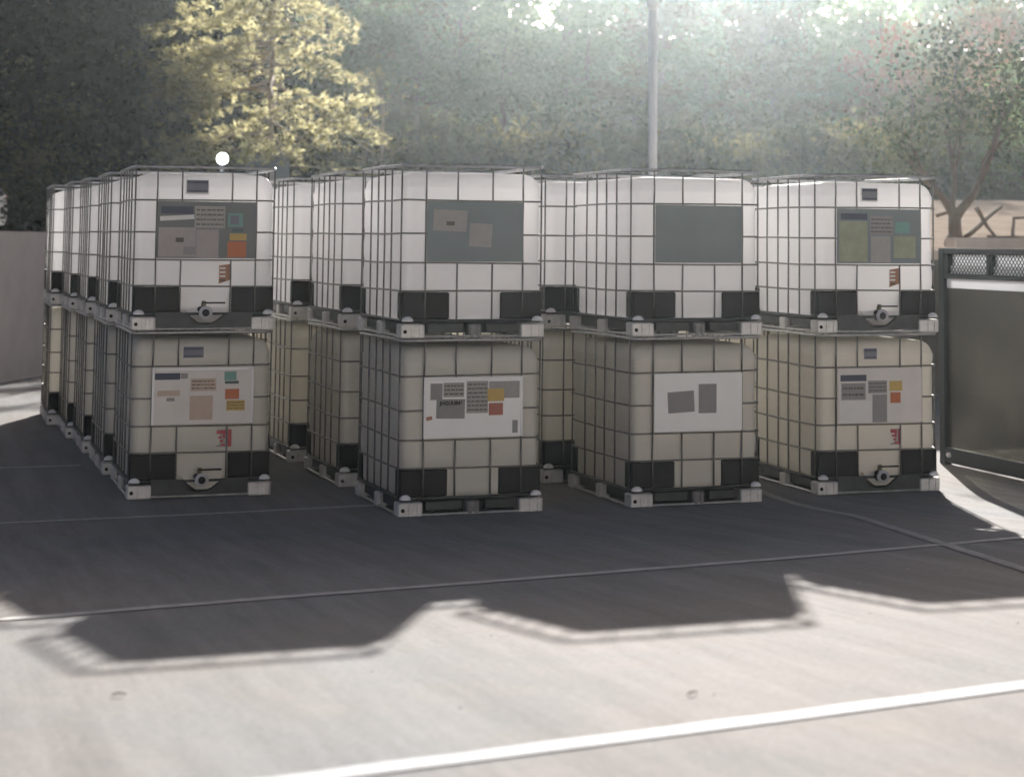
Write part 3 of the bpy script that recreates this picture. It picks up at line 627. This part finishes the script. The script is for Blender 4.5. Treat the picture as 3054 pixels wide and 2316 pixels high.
def broad_tree(h, cw, cz0, lm, bark='bark', nl=5200, ls=0.22, seed=1, sparse=0.0):
    random.seed(seed); rng = np.random.default_rng(seed); r = empty('tree', (0, 0, 0)); tr = MB(); r0 = 0.03 * h * 0.55
    top = Vector((random.uniform(-.3, .3), random.uniform(-.3, .3), h * 0.82)); limb(tr, (0, 0, -0.3), top, r0, r0 * 0.2, bark, 9, 0.04, 8)
    ends = []
    for i in range(16):
        t = random.uniform(cz0 / h * 0.8, 0.78); base = Vector((0, 0, 0)).lerp(top, t); a = i * 2.4 + random.uniform(-.4, .4); ln = cw * 0.5 * random.uniform(0.55, 1.05) * (1.15 - t * 0.5)
        e = base + Vector((math.cos(a) * ln, math.sin(a) * ln, ln * random.uniform(0.15, 0.7))); P = limb(tr, base, e, r0 * 0.38, r0 * 0.06, bark, 5, 0.12); ends += [P[3], P[4], P[5], P[6]]
        for q in range(2):
            s0 = P[random.randint(2, 5)]; e2 = s0 + Vector((random.uniform(-1, 1), random.uniform(-1, 1), random.uniform(0, 0.8))) * ln * 0.4; limb(tr, s0, e2, r0 * 0.12, r0 * 0.03, bark, 4, 0.1, 4); ends.append(e2)
    ends += [top + Vector((random.uniform(-1, 1) * cw * .15, random.uniform(-1, 1) * cw * .15, random.uniform(0, h * 0.14))) for _ in range(8)]
    tr.build('trunk', r)
    C = np.array([list(e) for e in ends]); w_ = rng.uniform(0.2, 1.0, len(C)) ** 1.5; w_ /= w_.sum()
    idx = rng.choice(len(C), nl, p=w_); sp = rng.uniform(0.20, 0.55, len(C)) * cw * 0.22
    pts = C[idx] + rng.normal(size=(nl, 3)) * sp[idx][:, None] * np.array([1, 1, 0.7])
    leaf_mesh(pts, None, rng.uniform(0.6, 1.3, nl) * ls, 0.6, lm, 'crown', r); return r
def pine_tree(h, cw, cz0, lm, bark, seed, nb=46, tuft=46, ls=0.16, flat=1.0, side=None, r0=0.11, extra=()):
    random.seed(seed); r = empty('tree', (0, 0, 0)); tr = MB(); limb(tr, (0, 0, -0.3), (0.05, 0, h), r0, 0.02, bark, 9, 0.012, 10); pts = []; dr = []
    for i in range(nb + len(extra)):
        t = min(i, nb - 1) / nb; z = cz0 + (h - cz0) * t ** 0.9; a = i * 2.4 + random.uniform(-.5, .5); ln = cw * 0.5 * (1 - t * 0.75) * random.uniform(0.6, 1.1)
        if side and random.random() < 0.3: a = random.choice(side) + random.uniform(-.3, .3)
        e = Vector((math.cos(a) * ln, math.sin(a) * ln, z + ln * random.uniform(-0.55, 0.12)))
        if i >= nb: a, ln, z, ez = extra[i - nb]; e = Vector((math.cos(a) * ln, math.sin(a) * ln, ez))
        P = limb(tr, (0, 0, z), e, 0.032 * (1 - t * .5), 0.006, bark, 4, 0.06, 6)
        nm = int(tuft * max(0.3, ln / cw * 2))
        for k in range(nm):
            s = random.uniform(0.28, 1.0) ; p = P[min(5, int(s * 6))].lerp(P[min(6, int(s * 6) + 1)], (s * 6) % 1)
            d = (e - Vector((0, 0, z))).normalized(); lat = d.cross(Vector((0, 0, 1))).normalized() * random.choice((-1, 1)); q = random.uniform(0, 0.30) * ln * (1.15 - s * 0.6)
            c = p + lat * q + d * q * 0.6 + Vector((0, 0, random.gauss(0, 0.09)))
            for j in range(7): pts.append(tuple(c + Vector([random.gauss(0, 0.045) for _ in range(3)]))); dr.append(tuple(d * 0.8 + lat * 0.5 + Vector((random.gauss(0, .4), random.gauss(0, .4), 0.35 + random.gauss(0, .4)))))
    tr.build('trunk', r); pts = np.array(pts); dr = np.array(dr); dr /= np.linalg.norm(dr, axis=1)[:, None]
    leaf_mesh(pts, dr, RNG.uniform(0.6, 1.4, len(pts)) * ls, 0.22, lm, 'crown', r); return r
def copy_tree(o):
    c = o.copy(); COL.objects.link(c)
    for ch in [q for q in bpy.data.objects if q.parent == o]:
        d = ch.copy(); COL.objects.link(d); d.parent = c
    return c
GT = 'trees on the wooded slope behind the yard'
# golden pine in the light, left of centre
gp = pine_tree(7.8, 5.6, 1.2, 'leaf_gold', 'bark_pale', 11, nb=92, tuft=56, ls=0.15, side=[math.pi, 2.9, 0.3], r0=0.085, extra=[(2.82, 3.0, 3.1, 3.75), (2.6, 2.5, 4.4, 3.3), (3.1, 2.3, 2.6, 1.9), (2.9, 2.6, 3.9, 2.9), (2.75, 2.8, 4.9, 4.3), (2.5, 2.2, 5.6, 4.9), (-0.3, 2.2, 2.8, 2.2)])
gp.location = (imx(812, 30.5), 30.5, 1.65); tag(gp, 'tall sunlit golden pine with a slim pale trunk, left of centre behind the totes', 'tree')
PROTO = {
 'dense': broad_tree(9.0, 6.0, 1.0, 'leaf_dark', nl=9000, ls=0.26, seed=3),
 'mid': broad_tree(8.0, 5.4, 1.2, 'leaf_mid', nl=6500, ls=0.22, seed=4),
 'olive': broad_tree(7.5, 5.2, 1.0, 'leaf_olive', nl=6000, ls=0.22, seed=5),
 'rust': broad_tree(6.5, 4.6, 1.0, 'leaf_rust', nl=4200, ls=0.20, seed=6),
 'thick': broad_tree(7.0, 5.4, 0.6, 'leaf_dark', nl=15000, ls=0.30, seed=13),
 'bare': broad_tree(6.0, 4.4, 1.2, 'leaf_olive', 'bark_pale', nl=700, ls=0.16, seed=8),
}
used = set()
PLACE = [  # kind, source-pixel x, y (depth), top height, label
 ('dense', -60, 33, 9.5, 'large dark tree at the far left edge above the parked car'),
 ('dense', 150, 35, 10.5, 'big dark dense tree above the left wall'),
 ('olive', 90, 31.5, 5.6, 'olive brown tree at the left edge, lit at its rim'),
 ('dense', 330, 34, 9.0, 'dark tree left of the golden pine'),
 ('thick', 400, 32.5, 6.8, 'low dark tree by the back wall, left of the flood lamp'),
 ('thick', 560, 34.5, 6.6, 'low dark tree at the foot of the golden pine'),
 ('thick', 215, 31.8, 6.4, 'low dark tree behind the far end of the leftmost row'),
 ('dense', 470, 40, 11.5, 'tall dark tree directly behind the golden pine, left side'),
 ('dense', 640, 46, 11.5, 'tall dark tree behind the golden pine trunk'),
 ('dense', 20, 44, 14, 'very tall dark tree farthest back at upper left'),
 ('dense', 260, 47, 14, 'very tall dark tree at the back between left edge and pine'),
 ('mid', 960, 48, 10.2, 'green tree just right of the golden pine'),
 ('bare', 1120, 31, 5.6, 'nearly bare pale-limbed tree behind the second row of totes'),
 ('mid', 1250, 50, 10.4, 'green tree above the front of the second row'),
 ('olive', 1130, 56, 12.4, 'tall olive tree rising behind the green one right of the pine'),
 ('mid', 1500, 49, 9.0, 'green tree between second row and lamp pole'),
 ('mid', 1740, 50, 9.4, 'green tree just left of the lamp pole'),
 ('olive', 1900, 46, 7.4, 'low olive tree just right of the lamp pole'),
 ('mid', 2110, 50, 9.2, 'hazy green tree above the third row'),
 ('olive', 2300, 47, 8.2, 'olive tree above the gap between third and rightmost rows'),
 ('mid', 2480, 48, 9.4, 'hazy green tree above the rightmost row'),
 ('rust', 2680, 41, 8.4, 'rusty brown tree above the right end of the rightmost row'),
 ('olive', 2800, 38, 6.8, 'olive tree behind the forked tree at right'),
 ('rust', 2960, 42, 9.0, 'rusty tree near the right edge'),
 ('mid', 3070, 34, 6.6, 'green tree at the right edge'),
 ('olive', 2930, 54, 12.5, 'tall olive tree farthest back at upper right'),
 ('mid', 2620, 56, 12.2, 'tall hazy tree at the back above the rightmost row'),
 ('olive', 2280, 57, 12.2, 'hazy olive tree at the back above the third row'),
 ('mid', 1380, 57, 12.6, 'hazy green tree at the back left of the lamp pole'),
 ('mid', 1690, 60, 12.4, 'small hazy green tree farthest back, left of the lamp pole'),
 ('olive', 1980, 60, 12.6, 'tall olive tree farthest back, right of the lamp pole'),
 ('dense', 830, 56, 13, 'very tall dark tree far behind the golden pine, right side'),
]
HT = {'thick': 7.2, 'dense': 9.4, 'mid': 8.2, 'olive': 7.7, 'rust': 6.7, 'bare': 6.1}
for i, (kd, sx, y, zt, lab) in enumerate(PLACE):
    o = PROTO[kd] if kd not in used else copy_tree(PROTO[kd]); used.add(kd)
    x = imx(sx, y); zb = bz(x, y) - 0.1; sc = (zt - zb) / HT[kd]; o.location = (x, y, zb); a = max(sc, 0.72); o.scale = (a, a, sc); o.rotation_euler = (0, 0, i * 1.3); tag(o, lab, 'tree', GT)
# far-off wood on the slope, one mass
rng = np.random.default_rng(99); nc = 900
cx_ = rng.uniform(-30, 75, nc); cy_ = rng.uniform(60, 80, nc); cz_ = np.array([bz(a, b) for a, b in zip(cx_, cy_)]) + rng.uniform(0.3, 1.0, nc) ** 0.7 * 6.5 - 0.5 + 0.8 * np.sin(cx_ * 0.6)
C = np.stack([cx_, cy_, cz_], 1); nl = 60000; idx = rng.integers(0, nc, nl)
wo = leaf_mesh(C[idx] + rng.normal(size=(nl, 3)) * np.array([1.0, 1.0, 0.7]), None, rng.uniform(0.25, 0.6, nl), 0.6, 'leaf_mid', 'woodland', None); tag(wo, kind='stuff')
# undergrowth right behind the boundary wall
def shrub(w_, h, lm, seed, nl=2600, ls=0.16):
    rng = np.random.default_rng(seed); random.seed(seed); r = empty('shrub', (0, 0, 0)); tr = MB(); C = []
    for i in range(9):
        a = i * 0.7 * 2; e = (math.cos(a) * w_ * 0.4 * random.random(), math.sin(a) * w_ * 0.3 * random.random(), h * random.uniform(0.5, 0.95)); limb(tr, (0, 0, -0.1), e, 0.03, 0.008, 'bark', 4, 0.1, 4); C.append(e)
        C.append((e[0] * 1.4, e[1] * 1.4, e[2] * random.uniform(0.25, 0.7)))
    tr.build('stem', r); C = np.array(C); idx = rng.integers(0, len(C), nl)
    pts = C[idx] + rng.normal(size=(nl, 3)) * np.array([w_ * 0.15, w_ * 0.12, h * 0.14]); pts[:, 2] = np.maximum(pts[:, 2], 0.02)
    leaf_mesh(pts, None, rng.uniform(0.6, 1.3, nl) * ls, 0.6, lm, 'foliage', r); return r
SP = {'d': shrub(3.2, 2.1, 'leaf_dark', 21, 4200), 'm': shrub(2.8, 1.7, 'leaf_grey', 22), 'o': shrub(2.6, 1.5, 'leaf_olive', 23)}
su = set()
for i, (kd, sx, y, sc, lab) in enumerate([('d', 110, 30.8, 1.0, 'dark evergreen shrub filling the corner above the left wall'), ('d', 250, 31.7, 1.15, 'dark shrub behind the back of the leftmost row'), ('d', 400, 32.2, 1.2, 'dark shrub just left of the flood lamp'),
    ('d', 560, 33.7, 1.2, 'dark shrub behind the flood lamp'), ('d', 960, 31.4, 0.95, 'dark shrub right of the blue grey shed'), ('m', 1120, 30.8, 0.9, 'green shrub under the bare pale-limbed tree'), ('m', 1350, 31.2, 1.0, 'green shrub above the second row plate'),
    ('o', 1560, 31.2, 1.0, 'olive shrub left of the lamp pole foot'), ('m', 1750, 31.8, 1.1, 'green shrub directly left of the lamp pole'), ('m', 2020, 31.2, 1.0, 'green shrub right of the lamp pole'), ('o', 2200, 31.4, 1.05, 'olive shrub above the third row right end'),
    ('m', 2380, 32.0, 1.1, 'green shrub above the left of the rightmost row'), ('o', 2560, 30.7, 1.1, 'olive shrub above the middle of the rightmost row'), ('m', 2720, 31.2, 1.0, 'green shrub left of the forked tree')]):
    o = SP[kd] if kd not in su else copy_tree(SP[kd]); su.add(kd)
    x = imx(sx, y); o.location = (x, y, bz(x, y) - 0.05); o.scale = (sc,) * 3; o.rotation_euler = (0, 0, i * 0.9); tag(o, lab, 'shrub', 'shrubs along the edge of the wood')
# forked tree on the bank, right
random.seed(31); ft = empty('forked_tree', (imx(2848, 15.0), 15.0, 1.68)); tag(ft, 'small dark tree with a forked trunk on the tan bank at right', 'tree')
tb = MB(); ends = []
limb(tb, (0.02, 0, -0.2), (0.0, 0, 0.50), 0.115, 0.085, 'bark', 10, 0.03, 5)
tb.dome((-0.07, -0.02, 0.12), 0.10, 0.09, 0.16, 'bark', full=True)
for dx, dy, h2, rr in ((-0.42, 0.1, 1.15, 0.06), (0.40, -0.05, 1.05, 0.075), (0.1, 0.35, 1.5, 0.05)):
    P = limb(tb, (0, 0, 0.46), (dx, dy, h2), rr, rr * 0.6, 'bark', 8, 0.08, 5)
    for q in range(4):
        e = Vector((dx * random.uniform(1.2, 2.6), dy + random.uniform(-.5, .5), h2 + random.uniform(0.3, 1.5))); Q = limb(tb, P[random.randint(3, 5)], e, rr * 0.4, 0.01, 'bark', 5, 0.12, 5); ends += [Q[3], Q[4], Q[5]]
        ends.append(e + Vector((random.uniform(-.4, .4), 0, random.uniform(0, .4))))
tb.build('trunk', ft); C = np.array([list(e) for e in ends]); idx = RNG.integers(0, len(C), 2400)
leaf_mesh(C[idx] + RNG.normal(size=(2400, 3)) * np.array([0.26, 0.26, 0.2]), None, RNG.uniform(0.05, 0.13, 2400), 0.6, 'leaf_grey', 'crown', ft)
# dead branches lying on the bank
db = MB(); X0 = imx(2955, 16.5); zz = bz(X0, 16.5)
for a, b, r_ in (((-0.45, 0, 0.02), (0.25, 0.1, 0.50), 0.04), ((-0.22, 0.05, 0.48), (0.10, 0, 0.02), 0.035), ((-0.05, 0, 0.05), (0.75, 0.1, 0.04), 0.03), ((0.38, 0, 0.03), (0.42, 0.05, 0.34), 0.03), ((0.40, 0.02, 0.33), (0.85, 0, 0.34), 0.025), ((-0.85, 0.1, 0.35), (-0.35, 0, 0.50), 0.03)):
    limb(db, a, b, r_, r_ * 0.6, 'bark', 6, 0.05, 5)
tag(db.build('branch_pile', None, (X0, 16.5, zz)), 'dark dead branches lying crossed on the tan bank', 'branches')

# ---------------------------------------------------------------- small litter on the yard
for (x, y, ln, a, lab) in ((-1.40, -1.90, 0.022, 0.1, 'small dark twig lying on the sunlit concrete at lower left'), (0.13, -2.58, 0.024, 0.6, 'thin pale brown twig on the concrete just above the near white line')):
    tw = MB(); tw.tube([(-ln, 0, 0.006), (0, 0.004, 0.009), (ln, -0.004, 0.006)], 0.003, 'bark', 6, taper=[0.002, 0.003, 0.002])
    tag(tw.build('twig', None, (x, y, gz(y) + 0.002), (0, 0, a)), lab, 'twig')

gr = MB(); rr = random.Random(5)
for _ in range(90):
    x, y = rr.uniform(-2, 5), rr.uniform(-3.6, 1.5); q = rr.uniform(0.0012, 0.004); gr.dome((x, y, gz(y)), q * rr.uniform(1, 1.8), q, q * 0.6, rr.choice(('bark', 'retain', 'coping')), 6, 2)
tag(gr.build('grit'), kind='stuff')
# unseen building behind the camera, added to bounce warm light onto the tote fronts
wh = empty('bounce_building', (2, -34, 0)); tag(wh, 'unseen pale building with roller doors, added to bounce light onto the totes', 'building')
MB().box((-38, -14, 0), (42, 0, 8.0), 'wh_wall').build('wall', wh)
MB().box((-38.4, -14.4, 8.002), (42.4, 0.4, 8.35), 'roof', 0.02).build('roof', wh)
for x in (-30, -18, -6, 6, 18, 30):
    d = MB().box((x, 0.002, 0), (x + 4.5, 0.08, 4.6), 'wh_door', 0.01).build('roller_door', wh)
    MB().box((x + 6.5, 0.002, 4.9), (x + 9.0, 0.06, 6.2), 'glass_dark', 0.01).build('window', wh)

# ---------------------------------------------------------------- haze in the air
HAZE = True
if HAZE:
    hz = MB(); hz.box((-70, -75, -5), (120, 92, 26), 'hole'); o = hz.build('haze'); tag(o, kind='stuff')
    m = bpy.data.materials.new('haze_air'); m.use_nodes = True; t = m.node_tree; t.nodes.clear(); out = t.nodes.new('ShaderNodeOutputMaterial')
    v = t.nodes.new('ShaderNodeVolumePrincipled'); v.inputs['Density'].default_value = 0.00038; v.inputs['Color'].default_value = (0.86, 0.97, 1, 1); v.inputs['Anisotropy'].default_value = 0.88
    t.links.new(v.outputs[0], out.inputs['Volume']); o.data.materials.clear(); o.data.materials.append(m)
